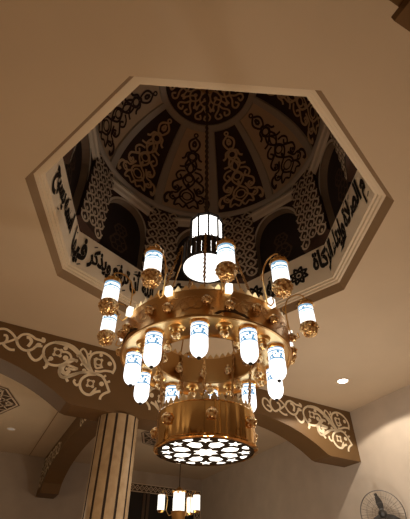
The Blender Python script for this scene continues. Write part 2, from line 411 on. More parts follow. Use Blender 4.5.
def shape(t):
    t = t.replace('لا', 'ﻻ'); out = []; prev = False
    for i, ch in enumerate(t):
        if ch == ' ': out.append(' '); prev = False; continue
        if ch == 'ﻻ': out.append(chr(0xFEFC if prev else 0xFEFB)); prev = False; continue
        f = FORMS[ch]; nxt = i+1 < len(t) and t[i+1] not in ' ء'
        if len(f) == 1: out.append(chr(f[0])); prev = False
        elif len(f) == 2: out.append(chr(f[1] if prev else f[0])); prev = False
        else: out.append(chr(f[(3 if nxt else 1) if prev else (2 if nxt else 0)])); prev = nxt
    return ''.join(reversed(out))
def text_mesh(t, offset):
    c = bpy.data.curves.new('lettering', 'FONT'); c.body = shape(t); c.size = 1; c.offset = offset; c.resolution_u = 3
    o = bpy.data.objects.new('lettering', c); C.objects.link(o)
    bpy.context.view_layer.update()
    me = bpy.data.meshes.new_from_object(o.evaluated_get(bpy.context.evaluated_depsgraph_get()))
    vs = [(v.co.x, v.co.y) for v in me.vertices]; fs = [tuple(p.vertices) for p in me.polygons]
    bpy.data.objects.remove(o); bpy.data.curves.remove(c); bpy.data.meshes.remove(me)
    return vs, fs
def letter(t, s_right, s_left, z0, z1):
    m = MB()
    base = None
    for off, ins in ((.03, .008), (0, .010), (.055, .009)):
        vs, fs = text_mesh(t, off)
        if base is None:
            base = (min(v[0] for v in vs), max(v[0] for v in vs), min(v[1] for v in vs), max(v[1] for v in vs))
        x0, x1, y0, y1 = base
        # right to left on the wall = growing perimeter; text x grows to the right
        m.add([per_pt(s_left + (x-x0)/(x1-x0)*(s_right-s_left), z0 + (y-y0)/(y1-y0)*(z1-z0), ins) for x, y in vs], fs)
    # short vowel strokes above and below the words
    n = max(2, int(abs(s_left-s_right)/.17)); rr = random.Random(len(t))
    for i in range(n):
        s = s_right + (s_left-s_right)*(i+.5)/n + rr.uniform(-.03, .03); z = (z1-.02 if i % 3 else z0+.05) + rr.uniform(-.05, .04)
        m.strip([(s-.028, z+.03), (s+.028, z-.01)], .018, lambda a, b: per_pt(a, b, .009))
    m.build('lettering', 'ink', dome)
def star(s, z, r):
    m = MB(); fn = lambda a, b: per_pt(a, b, .009)
    for k in range(8):
        a = k*PI/4 + PI/8
        for d in (-1, 1):
            m.strip(cat_rom([(s+.38*r*cos(a), z+.38*r*sin(a)), (s+.62*r*cos(a+d*.30), z+.62*r*sin(a+d*.30)), (s+.75*r*cos(a+d*.22), z+.75*r*sin(a+d*.22)), (s+r*cos(a), z+r*sin(a))], 3), r*.17, fn)
        m.strip([(s+.38*r*cos(a), z+.38*r*sin(a)), (s+.38*r*cos(a+PI/4), z+.38*r*sin(a+PI/4))], r*.16, fn)
        m.strip([(s+.86*r*cos(a), z+.86*r*sin(a)), (s+.60*r*cos(a+PI/8), z+.60*r*sin(a+PI/8)), (s+.86*r*cos(a+PI/4), z+.86*r*sin(a+PI/4))], r*.2, fn)
    m.disc((s, z), r*.16, fn)
    m.build('lettering_star', 'ink', dome)
def S(px, py): return band_hit(px, py)
TXT = []
def put(t, right, left, z0, z1):
    a, b = S(*right)[0], S(*left)[0]
    if b < a: b += 16*HF
    words = t.split(' '); ws = []; ext = []
    for wd in words:
        vs, _ = text_mesh(wd, .03); ws.append(max(v[0] for v in vs)-min(v[0] for v in vs)); ext.append((min(v[1] for v in vs), max(v[1] for v in vs)))
    lo = min(e[0] for e in ext); hi = max(e[1] for e in ext); gap = .16; tot = sum(ws)+gap*(len(ws)-1); s_ = a
    for wd, w_, e in zip(words, ws, ext):
        k = (b-a)/tot
        letter(wd, s_, s_+w_*k, z0+(e[0]-lo)/(hi-lo)*(z1-z0), z0+(e[1]-lo)/(hi-lo)*(z1-z0)); s_ += (w_+gap)*k
put('م الصلاة وإيتاء الزكاة', (365, 184), (314, 268), 5.43, 6.0)
_s, _z = S(299, 276); star(_s, _z, .175)
put('الله', (281, 278), (267, 293), 5.50, 5.95)
_s, _z = S(254, 291); star(_s, 5.70, .19)
put('في بيوت أذن', (246, 292), (156, 291), 5.43, 5.98)
put('الله أن ترفع ويذكر', (153, 291), (88, 258), 5.43, 6.0)
put('فيها', (86, 254), (73, 238), 5.43, 5.98)
put('اسمه يسبح', (72, 225), (60, 162), 5.44, 6.0)

# niches, one per side
def niche(k):
    a = OA[k] + PI/8; n = Vector((cos(a), sin(a), 0)); t = Vector((-sin(a), cos(a), 0)); ap = AP+.01
    fn = lambda u, d, z: n*(ap+d) + t*u + Vector((0, 0, z))
    zt = 7.72; w = .475; zs, za = 6.72, 7.37
    arc = [(w, ZB1)] + [(w*cos(PI/2*i/10)**.8 if i < 10 else 0, zs+(za-zs)*sin(PI/2*i/10)) for i in range(11)]
    arc = arc + [(-x, z) for x, z in reversed(arc[:-1])]
    hw = HF+.02
    m = MB()
    # wall plate around the opening
    L = [i for i in range(len(arc))]
    for i in range(len(arc)-1):
        (x0, z0), (x1, z1) = arc[i], arc[i+1]
        if i == 0: m.add([fn(hw, 0, z0), fn(hw, 0, z1), fn(x1, 0, z1), fn(x0, 0, z0)], [(0, 1, 2, 3)])
        elif i == len(arc)-2: m.add([fn(-hw, 0, z1), fn(-hw, 0, z0), fn(x0, 0, z0), fn(x1, 0, z1)], [(0, 1, 2, 3)])
        else:
            ex0 = hw*x0/w; ex1 = hw*x1/w
            m.add([fn(ex0, 0, zt), fn(ex1, 0, zt), fn(x1, 0, z1), fn(x0, 0, z0)], [(0, 1, 2, 3)])
    for sgn in (1, -1): m.add([fn(sgn*hw, 0, zs), fn(sgn*hw, 0, zt), fn(sgn*w, 0, zs)], [(0, 1, 2)])
    for i in range(len(arc)-1):
        (x0, z0), (x1, z1) = arc[i], arc[i+1]
        m.add([fn(x0, 0, z0), fn(x1, 0, z1), fn(x1, .12, z1), fn(x0, .12, z0)], [(0, 1, 2, 3)])
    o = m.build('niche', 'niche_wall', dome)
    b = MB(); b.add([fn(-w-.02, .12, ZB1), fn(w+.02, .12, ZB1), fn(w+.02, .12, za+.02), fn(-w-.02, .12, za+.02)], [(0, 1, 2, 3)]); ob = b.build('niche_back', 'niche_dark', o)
    b = MB(); g = lambda x, z: fn(x, .11, z)
    for zc, r in ((6.45, .17), (6.75, .13)):
        b.strip(circ((0, zc), r, 18), .03, g, True)
        for i in range(6): b.strip(circ((r*.75*cos(i*PI/3), zc+r*.75*sin(i*PI/3)), r*.4, 10), .02, g, True)
    b.build('niche_motif', 'niche_motif', o)
    fr = MB(); fr.strip([(x*1.06, z if i in (0, len(arc)-1) else z+.03) for i, (x, z) in enumerate(arc)], .05, lambda x, z: fn(x, -.012, z)); fr.build('niche_frame', 'cornice', o)
    # spandrel cut-outs beside the arch head
    for sgn in (1, -1):
        sp = MB()
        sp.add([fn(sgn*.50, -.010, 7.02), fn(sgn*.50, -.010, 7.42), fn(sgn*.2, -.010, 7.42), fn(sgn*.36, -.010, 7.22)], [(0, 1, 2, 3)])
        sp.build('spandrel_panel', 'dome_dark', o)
    c = MB()
    for (d0, z0), (d1, z1) in zip([(0, 7.44), (-.05, 7.46), (-.07, 7.53), (-.10, 7.55), (-.10, 7.60), (0, 7.62)], [(-.05, 7.46), (-.07, 7.53), (-.10, 7.55), (-.10, 7.60), (0, 7.62), (0, 7.70)]):
        c.add([fn(-.56, d0, z0), fn(.56, d0, z0), fn(.56, d1, z1), fn(-.56, d1, z1)], [(0, 1, 2, 3)])
    c.build('cornice', 'cornice', dome)
def pillar(k):
    a = OA[k]; n = Vector((cos(a), sin(a), 0)); t = Vector((-sin(a), cos(a), 0)); D = 1.93; hw = .30; zt = 7.68
    fn = lambda u, d, z: n*(D+d) + t*u + Vector((0, 0, z))
    m = MB()
    for x0, d0, x1, d1 in ((-hw, 0, hw, 0), (hw, 0, hw+.02, .2), (-hw-.02, .2, -hw, 0)):
        m.add([fn(x0, d0, ZB1-.0), fn(x1, d1, ZB1-.0), fn(x1, d1, zt), fn(x0, d0, zt)], [(0, 1, 2, 3)])
    m.add([fn(-hw, 0, ZB1), fn(hw, 0, ZB1), fn(hw+.02, .2, ZB1), fn(-hw-.02, .2, ZB1)], [(0, 1, 2, 3)])
    o = m.build('pillar', 'dome_dark', dome)
    q = MB(); g = lambda x, z: fn(x, -.008, z)
    # ogee lattice: staggered onion cells with a small bud in each
    cw, ch = .2, .205
    nz = 8
    for r in range(nz):
        for c in range(3):
            xc = -hw + cw*(c+.5); zc = ZB1+.10+r*ch
            if c % 2: zc += ch/2
            if zc > zt-.08: continue
            q.strip(cat_rom([(xc, zc-.10), (xc+.075, zc-.055), (xc+.085, zc+.015), (xc+.03, zc+.07), (xc, zc+.105), (xc-.03, zc+.07), (xc-.085, zc+.015), (xc-.075, zc-.055)], 3, True), .036, g, True)
            q.disc((xc, zc-.035), .028, g, 8, 1.3)
            for sgn in (1, -1): q.strip([(xc+sgn*.085, zc+.01), (xc+sgn*.12, zc+.045)], .026, g)
    q.build('lattice', 'lattice_tan', o)
    return o
for k in range(8): niche(k)
for k in range(8): pillar(k)
ZD, RD = 7.68, 1.95
m = MB()
m.lathe([(RD+.32, ZD+.02), (RD-.02, ZD+.02), (RD-.05, ZD+.06), (RD-.05, ZD+.13), (RD, ZD+.16)], 80, cap=False); m.build('base_ring', 'dome_rib', dome, smooth=True)
def sph(az, el, r=RD): return (r*cos(el)*cos(az), r*cos(el)*sin(az), ZD + r*sin(el))
NP = 10; A0 = rad(58.5); EL0, EL1 = rad(4), rad(61)
def tree(mb, az, dark):
    rr = RD-.012
    def fn(x, v):
        el = rad(8) + v*rad(50)
        return sph(az + x*1.12/(RD*cos(el)), el, rr)
    def st(pts, w=.035, cl=False, mirror=True):
        pts = cat_rom(pts, 4, cl)
        mb.strip(pts, w, fn, cl)
        if mirror: mb.strip([(-x, y) for x, y in pts], w, fn, cl)
    V = 1.63                                             # metres per unit of v
    def el_ring(x, v, r, w=.032, sq=1, mirror=True):
        mb.strip(circ((x, v), r, 16, sq/V), w/1, lambda a, b: fn(a, b), True)
        if mirror and x: mb.strip(circ((-x, v), r, 16, sq/V), w, fn, True)
    W2 = lambda pts, w=.03, m_=True: strip_v(pts, w, m_)
    def strip_v(pts, w, m_):
        pts = cat_rom(pts, 4)
        sc = [(x, v*V) for x, v in pts]; g = lambda a, b: fn(a, b/V)
        mb.strip(sc, w, g)
        if m_: mb.strip([(-x, y) for x, y in sc], w, g)
    def ring_v(x, v, r, w=.03, sq=1):
        for s_ in ((1, -1) if x else (1,)): mb.strip(circ((s_*x, v*V), r, 16, sq), w, lambda a, b: fn(a, b/V), True)
    ring_v(0, .985, .035, .03)
    strip_v([(0, .955), (.085, .91), (.105, .86), (.06, .80), (0, .775)], .04, True)
    strip_v([(0, .915), (.03, .87), (0, .84)], .045, True)
    ring_v(0, .715, .07, .03)
    strip_v([(.03, .77), (.11, .75), (.14, .69), (.20, .665)], .04, True)
    strip_v([(0, .80), (-.09, .70), (.04, .62), (.12, .575), (.22, .56)], .04, True)
    strip_v([(.05, .69), (.11, .60), (.06, .53), (-.07, .46), (-.11, .38), (0, .29), (.12, .22), (.13, .13), (0, .055)], .04, True)
    strip_v([(0, .64), (.06, .56), (0, .48), (-.06, .56), (0, .64)], .03, False)
    ring_v(0, .42, .075, .03)
    strip_v([(.09, .52), (.20, .50), (.26, .44), (.21, .39), (.15, .42), (.19, .46)], .038, True)
    strip_v([(.10, .42), (.22, .37), (.30, .32), (.29, .25), (.21, .23), (.18, .28), (.23, .30)], .04, True)
    strip_v([(.12, .30), (.20, .20), (.30, .18), (.33, .11), (.26, .08), (.22, .12)], .04, True)
    ring_v(0, .17, .09, .03)
    strip_v([(.10, .16), (.20, .10), (.23, .0), (.14, .035), (.06, -.01), (0, .05)], .04, True)
    strip_v([(.28, .17), (.38, .15), (.43, .08), (.40, .0), (.36, .05)], .05, True)
    for s_ in (1, -1):
        mb.disc((s_*.0, .335), .03, fn, 8); mb.disc((s_*.24, .265), .035, fn, 8, .6); mb.disc((s_*.27, .125), .035, fn, 8, .6)
for k in range(NP):
    a0 = A0 + k*2*PI/NP; a1 = a0+2*PI/NP; g = rad(1.2); N, M = 8, 14
    m = MB(); vs = []; fs = []
    for j in range(M+1):
        el = EL0 + (EL1-EL0)*j/M
        for i in range(N+1): vs.append(sph(a0+g+(a1-a0-2*g)*i/N, el))
    for j in range(M):
        for i in range(N): fs.append((j*(N+1)+i, (j+1)*(N+1)+i, (j+1)*(N+1)+i+1, j*(N+1)+i+1))
    m.add(vs, fs); dk = k % 2 == 1
    o = m.build('dome_panel', 'dome_dark' if dk else 'dome_light', dome, smooth=True)
    q = MB(); tree(q, (a0+a1)/2, dk); q.build('interlace', 'dome_tan' if dk else 'dome_dark', o)
    r = MB(); vs = []
    for j in range(M+1):
        el = EL0 + (EL1-EL0)*j/M; h = .095/(RD*max(.3, cos(el)))*(.55+.45*cos(el))
        vs += [sph(a0-h, el, RD-.002), sph(a0-h*.8, el, RD-.035), sph(a0+h*.8, el, RD-.035), sph(a0+h, el, RD-.002)]
    r.add(vs, [(4*j+i, 4*j+i+1, 4*j+i+5, 4*j+i+4) for j in range(M) for i in range(3)])
    r.build('rib', 'dome_rib', dome)
m = MB(); m.lathe([(RD*cos(rad(60)), ZD+RD*sin(rad(60))-.0), (RD*cos(rad(60.3))-.03, ZD+RD*sin(rad(60.3))-.03), (RD*cos(rad(63.5))-.03, ZD+RD*sin(rad(63.5))-.03), (RD*cos(rad(64.5)), ZD+RD*sin(rad(64.5)))], 60, cap=False)
m.build('upper_ring', 'dome_rib', dome, smooth=True)
m = MB(); m.lathe([(RD*cos(rad(e))+1e-5, ZD+RD*sin(rad(e))) for e in (61, 66, 72, 78, 84, 90)], 48, cap=False); med = m.build('medallion', 'dome_dark', dome, smooth=True)
q = MB()
def mf(x, y):
    r = math.hypot(x, y); e = PI/2 - r/RD; a = math.atan2(y, x); return sph(a, e, RD-.012)
for k in range(10):
    a = k*2*PI/10
    R2 = lambda x, y: (x*cos(a)-y*sin(a), x*sin(a)+y*cos(a))
    for pts in ([(.2, 0), (.3, .1), (.42, .1), (.5, 0), (.42, -.1), (.3, -.1)],):
        q.strip(cat_rom([R2(*p) for p in pts], 4, True), .035, mf, True)
    for sg in (1, -1):
        q.strip(cat_rom([R2(x, sg*y) for x, y in ((.5, 0), (.6, .05), (.68, .16), (.76, .14), (.76, .04), (.68, .06))], 4), .04, mf)
        q.strip(cat_rom([R2(x, sg*y) for x, y in ((.38, 0), (.42, .06), (.52, .14), (.56, .22), (.5, .2))], 4), .035, mf)
    q.disc(R2(.36, 0), .04, mf)
q.strip(circ((0, 0), .2, 24), .035, mf, True)
q.build('interlace', 'dome_tan', med)

# ---------------------------------------------------------------- the big chandelier
AX, AY = -.018, .009
ch = thing('chandelier', (AX, AY, 2.6), 'large tiered gold chandelier with glowing white lamps hanging under the dome', 'chandelier')
def ringpt(r, a, z): return (AX+r*cos(a), AY+r*sin(a), z)
# chain to the dome
def chain(mb, p0, p1, ll=.05, r=.006):
    p0, p1 = Vector(p0), Vector(p1); d = p1-p0; n = max(2, int(d.length/(ll*.78))); t = d.normalized()
    u = t.cross(Vector((0, 1, 0)) if abs(t.y) < .9 else Vector((1, 0, 0))).normalized(); w = t.cross(u)
    for i in range(n):
        c = p0 + d*((i+.5)/n); s_ = u if i % 2 else w
        mb.tube([c + t*(ll/2*cos(2*PI*k/8)) + s_*(ll*.28*sin(2*PI*k/8)) for k in range(8)], r, 5, True)
m = MB(); chain(m, (AX, AY, 5.55), (AX, AY, ZD+RD-.02), .09, .011); m.tube([(AX, AY, 5.5), (AX, AY, 9.55)], .009, 6); m.build('hanging_chain', 'dark_bronze', ch)
m = MB(); m.lathe([(.001, 9.62), (.16, 9.6), (.2, 9.56), (.12, 9.5), (.05, 9.42), (.001, 9.4)], 24, (AX, AY, 0))
m.build('ceiling_rose', 'gold_pale', ch, smooth=True)
# lantern on top
HX = 10; LR = .215; LZ0, LZ1 = 5.06, 5.52; la = rad(250)
m = MB()
for k in range(HX):
    a = la+k*2*PI/HX; m.tube([ringpt(LR, a, LZ0), ringpt(LR, a, LZ1)], .014, 6)
m.lathe([(LR+.02, LZ0-.03), (LR+.025, LZ0), (LR+.005, LZ0+.02)], HX, (AX, AY, 0), la, False)
m.lathe([(LR-.005, LZ1-.015), (LR+.02, LZ1), (LR+.01, LZ1+.025), (.12, LZ1+.06), (.05, LZ1+.08), (.03, LZ1+.13), (.001, LZ1+.15)], HX, (AX, AY, 0), la, False)
m.build('lantern_frame', 'black_metal', ch)
for k in range(HX):
    a, b = la+k*2*PI/HX, la+(k+1)*2*PI/HX; r = LR-.008
    MB().add([ringpt(r, a, LZ0), ringpt(r, b, LZ0), ringpt(r, b, LZ1), ringpt(r, a, LZ1)], [(0, 1, 2, 3)]).build('lantern_pane', 'glow_pane', ch)
m = MB()
for k in range(24):
    a = k*2*PI/24; m.ball(ringpt(.19, a, LZ1+.035), .014, 6); m.tube([ringpt(.15, a, LZ1+.04), ringpt(.15, a, LZ1+.085)], [.014, .002], 5)
m.lathe([(.06, LZ1+.08), (.075, LZ1+.10), (.05, LZ1+.14), (.02, LZ1+.2), (.001, LZ1+.22)], 16, (AX, AY, 0), 0, False); m.build('lantern_crown', 'gold', ch)
# upper drum with round glowing base
UR, UZ0, UZ1 = .298, 4.76, 5.05
m = MB(); n = 28
for k in range(n):
    a, b = 2*PI*k/n, 2*PI*(k+1)/n; mid = a+(b-a)*.7
    m.m = 0; m.add([ringpt(UR, a, UZ0), ringpt(UR, mid, UZ0), ringpt(UR, mid, UZ1), ringpt(UR, a, UZ1)], [(0, 1, 2, 3)])
    m.m = 1; m.add([ringpt(UR+.008, mid, UZ0), ringpt(UR+.008, b, UZ0), ringpt(UR+.008, b, UZ1), ringpt(UR+.008, mid, UZ1)], [(0, 1, 2, 3)])
m.m = 0; m.lathe([(UR, UZ1), (LR, UZ1+.02)], 32, (AX, AY, 0), 0, False)
m.lathe([(UR-.012, UZ0+.01), (UR-.012, UZ0-.006), (UR+.012, UZ0-.006), (UR+.012, UZ0+.015)], 48, (AX, AY, 0), 0, False)
m.build('upper_drum', ['black_metal', 'dark_bronze'], ch)
MB().lathe([(UR-.012, UZ0), (.001, UZ0-.012)], 48, (AX, AY, 0), 0, False).build('round_diffuser', 'glow_disc', ch)
m = MB()
for k in range(24):
    a = k*2*PI/24; m.ball(ringpt(UR+.005, a, UZ1+.012), .011, 6)
m.build('beading', 'dark_bronze', ch)
# main ring: outer band, soffit, inner band
RO, RI, RZ0, RZ1 = .872, .515, 3.50, 3.80
m = MB(); m.lathe([(RO-.015, RZ1), (RO, RZ1), (RO+.006, RZ1-.012), (RO, RZ1-.025), (RO, RZ0+.03), (RO+.008, RZ0+.015), (RO+.004, RZ0), (RO-.015, RZ0), (RO-.015, RZ1)], 96, (AX, AY, 0), 0, False)
m.build('ring_band', 'gold_band', ch, smooth=True)
m = MB(); m.lathe([(RI+.012, RZ0), (RI, RZ0), (RI-.006, RZ0+.012), (RI, RZ0+.03), (RI, RZ1), (RI+.012, RZ1), (RI+.012, RZ0)], 72, (AX, AY, 0), 0, False)
m.build('inner_band', 'gold_band', ch, smooth=True)
m = MB(); m.lathe([(RI, RZ0+.02), (RO, RZ0+.02)], 72, (AX, AY, 0), 0, False); m.build('ring_soffit', 'gold_pale', ch)
def crest(r, z, n, h, name, parent, mt):
    m = MB(); th = .006
    w = 2*PI*r/n
    for k in range(n):
        a = 2*PI*k/n
        for rr in (r, r-th):
            g = lambda x, y: ringpt(rr, a+x/r, z+y)
            vs = [g(-.42*w, 0), g(-.46*w, .35*h), g(-.26*w, .55*h), g(-.16*w, .8*h), g(0, h), g(.16*w, .8*h), g(.26*w, .55*h), g(.46*w, .35*h), g(.42*w, 0)]
            m.add(vs, [tuple(range(9))])
    return m.build(name, mt, parent)
crest(RO-.005, RZ1-.003, 72, .065, 'ring_crest', ch, 'gold_pale')
crest(RI+.008, RZ1-.003, 44, .06, 'inner_crest', ch, 'gold_pale')
# raised scrolls and keel shapes on the band
m = MB()
for k in range(10):
    a = rad(234+36*k)
    g = lambda x, y: ringpt(RO+.006, a+x/RO, RZ0+.15+y)
    for sg in (1, -1):
        m.strip(cat_rom([(sg*x, y) for x, y in ((0, .07), (.06, .06), (.11, .02), (.15, -.04), (.2, -.06))], 4), .012, g)
        m.strip(cat_rom([(sg*x, y) for x, y in ((.02, -.05), (.08, -.06), (.1, -.01), (.06, .02), (.04, -.02))], 4), .010, g)
        m.strip(cat_rom([(sg*x, y) for x, y in ((.13, .06), (.18, .07), (.21, .03), (.17, .0), (.15, .03))], 4), .010, g)
    m.strip(circ((0, 0), .035, 14, 1.3), .012, g, True)
    m.build('band_scroll', 'gold_matt', ch); m = MB()
for k in range(5):
    a = rad(258+72*k); g = lambda x, y: ringpt(RO+.007, a+x/RO, RZ0+.03+y)
    m.add([g(-.17, 0), g(.17, 0), g(.12, .035), (g(.06, .045)), g(0, .085), g(-.06, .045), g(-.12, .035)], [tuple(range(7))])
    m.build('keel_plate', 'dark_bronze', ch); m = MB()
# little glowing panels and bosses at the feet of the arms, crystal balls
LAMPA = [1, 36, 72, 108, 149, 181.5, 216, 252, 282.5, 326]
def boss_mesh(r=.045):
    m = MB(); m.ball((0, 0, 0), r, 10)
    for k in range(8): m.ball((r*.85*cos(k*PI/4), r*.85*sin(k*PI/4), 0), r*.3, 6)
    for k in range(6): m.ball((r*.6*cos(k*PI/3), r*.6*sin(k*PI/3), -r*.7), r*.3, 6)
    return m
boss = None
def place(o, p, rz=0, parent=None):
    o.location = Vector(p) - WL[parent.name]; o.rotation_euler = (0, 0, rz)
def rep(first, i, parent):
    if i == 0: return first
    return copy_tree(first, parent)
b0 = boss_mesh().build('boss', 'gold_openwork', ch, local=True, smooth=True)
i = 0
for A in LAMPA:
    for da, z in ((4, RZ0+.12), (-9, RZ0+.16)):
        o = rep(b0, i, ch); place(o, ringpt(RO+.03, rad(A+da), z), 0, ch); i += 1
g0 = MB().box((0, 0, 0), (.05, .06, .085)).build('glow_panel', 'glow_small', ch, local=True)
for i, A in enumerate(LAMPA):
    o = rep(g0, i, ch); place(o, ringpt(RO+.028, rad(A+4), RZ1+.0), rad(A+4), ch)
c0 = MB().ball((0, 0, 0), .045, 14).tube([(0, 0, .03), (0, 0, .075)], .012, 6).lathe([(.03, .04), (.02, .055)], 10).build('crystal_ball', 'crystal_gold', ch, local=True, smooth=True)
i = 0
TIPA = [238+36*k for k in range(10)]
for A in TIPA:
    for r, da, z in ((.70, 18, RZ0-.055), (RI-.05, 9, RZ0+.10), (.56, 0, RZ0-.06)):
        o = rep(c0, i, ch); place(o, ringpt(r, rad(A+da), z), 0, ch); i += 1
s0 = MB().lathe([(.001, -.03), (.03, -.025), (.04, -.01), (.06, -.012), (.075, 0), (.08, .012)], 20).build('soffit_boss', 'gold', ch, local=True, smooth=True)
for i, A in enumerate(TIPA):
    o = rep(s0, i, ch); place(o, ringpt(.70, rad(A+18), RZ0+.008), 0, ch)
# arm lamps
def arm_lamp(parent):
    p = part('arm_lamp', parent)
    m = MB(); m.lathe([(.078, -.15), (.08, -.08), (.08, .12)], 28, cap=False); m.build('lamp_glass', 'lamp_glass', p, local=True, smooth=True)
    m = MB(); m.lathe([(.083, .115), (.09, .12), (.092, .135), (.083, .15), (.07, .165), (.074, .175), (.045, .2), (.02, .21), (.014, .235), (.001, .24)], 24, cap=False)
    for k in range(10): m.tube([(.078*cos(k*PI/5), .078*sin(k*PI/5), .14), (.078*cos(k*PI/5), .078*sin(k*PI/5), .185)], [.02, .003], 6)
    m.tube([(0, 0, .23), (0, 0, .27)], .008, 6); m.build('lamp_cap', 'gold', p, local=True, smooth=True)
    m = MB(); m.lathe([(.084, -.10), (.092, -.112), (.088, -.13), (.092, -.155), (.086, -.185), (.066, -.215), (.04, -.23), (.025, -.235), (.02, -.25), (.001, -.26)], 24, cap=False)
    for k in range(12):
        a = k*PI/6; m.ball((.088*cos(a), .088*sin(a), -.15), .017, 6); m.ball((.062*cos(a+.2), .062*sin(a+.2), -.215), .014, 6)
    m.build('lamp_basket', 'gold_openwork', p, local=True, smooth=True)
    m = MB()
    m.tube([Vector(q) for q in ((-.20, 0, -.22), (-.215, 0, -.08), (-.22, 0, .05), (-.215, 0, .14), (-.19, 0, .22), (-.14, 0, .27), (-.08, 0, .29), (-.03, 0, .285), (0, 0, .265))], [.0075]*8+[.009], 8)
    m.tube([(-.20, 0, -.22), (-.16, 0, -.27), (-.12, 0, -.25), (-.13, 0, -.2)], .007, 6); m.tube([(-.22, 0, .05), (-.25, 0, .1), (-.23, 0, .15)], .006, 6)
    m.build('lamp_arm', 'gold', p, local=True, smooth=True)
    return p
a0 = arm_lamp(ch)
for i, A in enumerate(LAMPA):
    o = rep(a0, i, ch); place(o, ringpt(1.1, rad(A), 3.985), rad(A), ch)
# bullet lamps under the ring
def bullet(parent):
    p = part('bullet_lamp', parent)
    R = .078
    m = MB(); m.lathe([(R*.92, -.03), (R*1.02, -.07), (R, -.12), (R*1.02, -.26)] + [(R*1.02*cos(PI/2*i/6)+1e-4, -.26-.10*sin(PI/2*i/6)) for i in range(1, 7)], 28, cap=False)
    m.build('lamp_glass', 'bullet_glass', p, local=True, smooth=True)
    m = MB(); m.lathe([(.05, .045), (.075, .04), (.06, .03), (.085, .018), (.115, .01), (.122, -.005), (.112, -.018), (.09, -.024), (.086, -.045), (.078, -.05)], 28, cap=False)
    m.build('lamp_collar', 'gold', p, local=True, smooth=True)
    MB().ball((0, 0, -.362), .019, 8).build('lamp_tip', 'black_metal', p, local=True)
    return p
b0 = bullet(ch)
for i, A in enumerate(TIPA):
    o = rep(b0, i, ch); place(o, ringpt(.735, rad(A), RZ0+.045), 0, ch)
    o.location.z = RZ0 + .045 - 2.6
# suspension chains from upper drum to ring, and from ring to lower drum
for k in range(5):
    A = rad(240.5+72*k); m = MB(); chain(m, ringpt(UR+.02, A, UZ1), ringpt(RO-.2 if False else UR+.25, A, RZ1+.35), .05, .006)
    m.tube([ringpt(UR+.01, A, UZ1), ringpt(UR+.02, A, UZ0), ringpt(RI+.02, A, RZ1)], .008, 6); m.build('suspension_chain', 'gold_matt', ch)
DR, DZ0, DZ1 = .45, 2.635, 2.945
for k in range(5):
    A = rad(240.5+72*k); m = MB(); chain(m, ringpt(DR-.03, A, DZ1), ringpt(RI-.01, A, RZ1), .05, .006); m.tube([ringpt(DR-.03, A, DZ1), ringpt(RI-.01, A, RZ1)], .005, 6); m.build('suspension_chain', 'gold_matt', ch)
# lower drum
m = MB(); m.lathe([(DR-.012, DZ1), (DR, DZ1), (DR+.006, DZ1-.01), (DR, DZ1-.02), (DR, DZ0+.03), (DR+.016, DZ0+.018), (DR+.016, DZ0+.004), (DR+.004, DZ0-.004), (DR-.02, DZ0-.004), (DR-.02, DZ1)], 80, (AX, AY, 0), 0, False)
m.build('lower_drum', 'gold_mirror', ch, smooth=True)
crest(DR-.004, DZ1-.003, 40, .07, 'drum_crest', ch, 'gold_pale')
d0 = boss_mesh(.048).build('drum_boss', 'gold_openwork', ch, local=True, smooth=True)
for i in range(7):
    o = rep(d0, i, ch); place(o, ringpt(DR+.02, rad(249+360/7*i), DZ0+.185), 0, ch)
MB().lathe([(DR-.02, DZ0+.004), (.001, DZ0+.004)], 48, (AX, AY, 0), 0, False).build('star_grille', 'grille_black', ch)
m = MB(); zz = DZ0; off = rad(242.4+22.5); N = 8; h = PI/N
PP = lambda r, a: (AX+r*cos(a+off), AY+r*sin(a+off), zz)
def poly(ps): m.add([PP(*p) for p in ps], [tuple(range(len(ps)))])
m.add([PP(0, 0)] + [PP(.118 if k % 2 == 0 else .078, k*h) for k in range(2*N)], [(0, 1+k, 1+(k+1) % (2*N)) for k in range(2*N)])
for k in range(N):
    a = 2*PI*k/N
    poly([(.145, a), (.195, a-.27), (.275, a-.235), (.315, a), (.275, a+.235), (.195, a+.27)])
    b = a+h; cx_, cy_ = .345*cos(b), .345*sin(b); P5 = []
    for q in range(10):
        r = .062 if q % 2 == 0 else .027; t = b + PI + q*PI/5; x, y = cx_+r*cos(t), cy_+r*sin(t); P5.append((math.hypot(x, y), math.atan2(y, x)))
    m.add([PP(.345, b)] + [PP(*p) for p in P5], [(0, 1+q, 1+(q+1) % 10) for q in range(10)])
    poly([(.338, a), (.360, a-.10), (.392, a-.12), (.40, a), (.392, a+.12), (.360, a+.10)])
m.build('drum_diffuser', 'glow_disc', ch)

# ---------------------------------------------------------------- small chandelier in the far bay
FX, FY = 3.12, 7.6
fc = thing('chandelier', (FX, FY, 3.2), 'small gold chandelier with glowing tubes in the far bay, seen below the large one', 'chandelier')
def fp(r, a, z): return (FX+r*cos(a), FY+r*sin(a), z)
m = MB(); m.tube([(FX, FY, 3.9), (FX, FY, CZ)], .014, 8); m.lathe([(.001, CZ-.06), (.06, CZ-.05), (.09, CZ)], 20, (FX, FY, 0), 0, False); m.build('hanging_rod', 'dark_bronze', fc)
for k in range(6):
    a = rad(20+60*k); m = MB(); m.lathe([(.034, 3.42), (.034, 3.86)], 12, fp(.12, a, 0)); m.build('light_tube', 'glow_tube', fc)
MB().lathe([(.19, 3.86), (.2, 3.88), (.1, 3.92), (.03, 3.98), (.001, 3.99)], 24, (FX, FY, 0), 0, False).build('top_cap', 'gold', fc, smooth=True)
MB().lathe([(.001, 2.95), (.05, 3.0), (.12, 3.1), (.16, 3.25), (.18, 3.38), (.2, 3.42), (.001, 3.43)], 24, (FX, FY, 0), 0, False).build('body', 'gold_matt', fc, smooth=True)
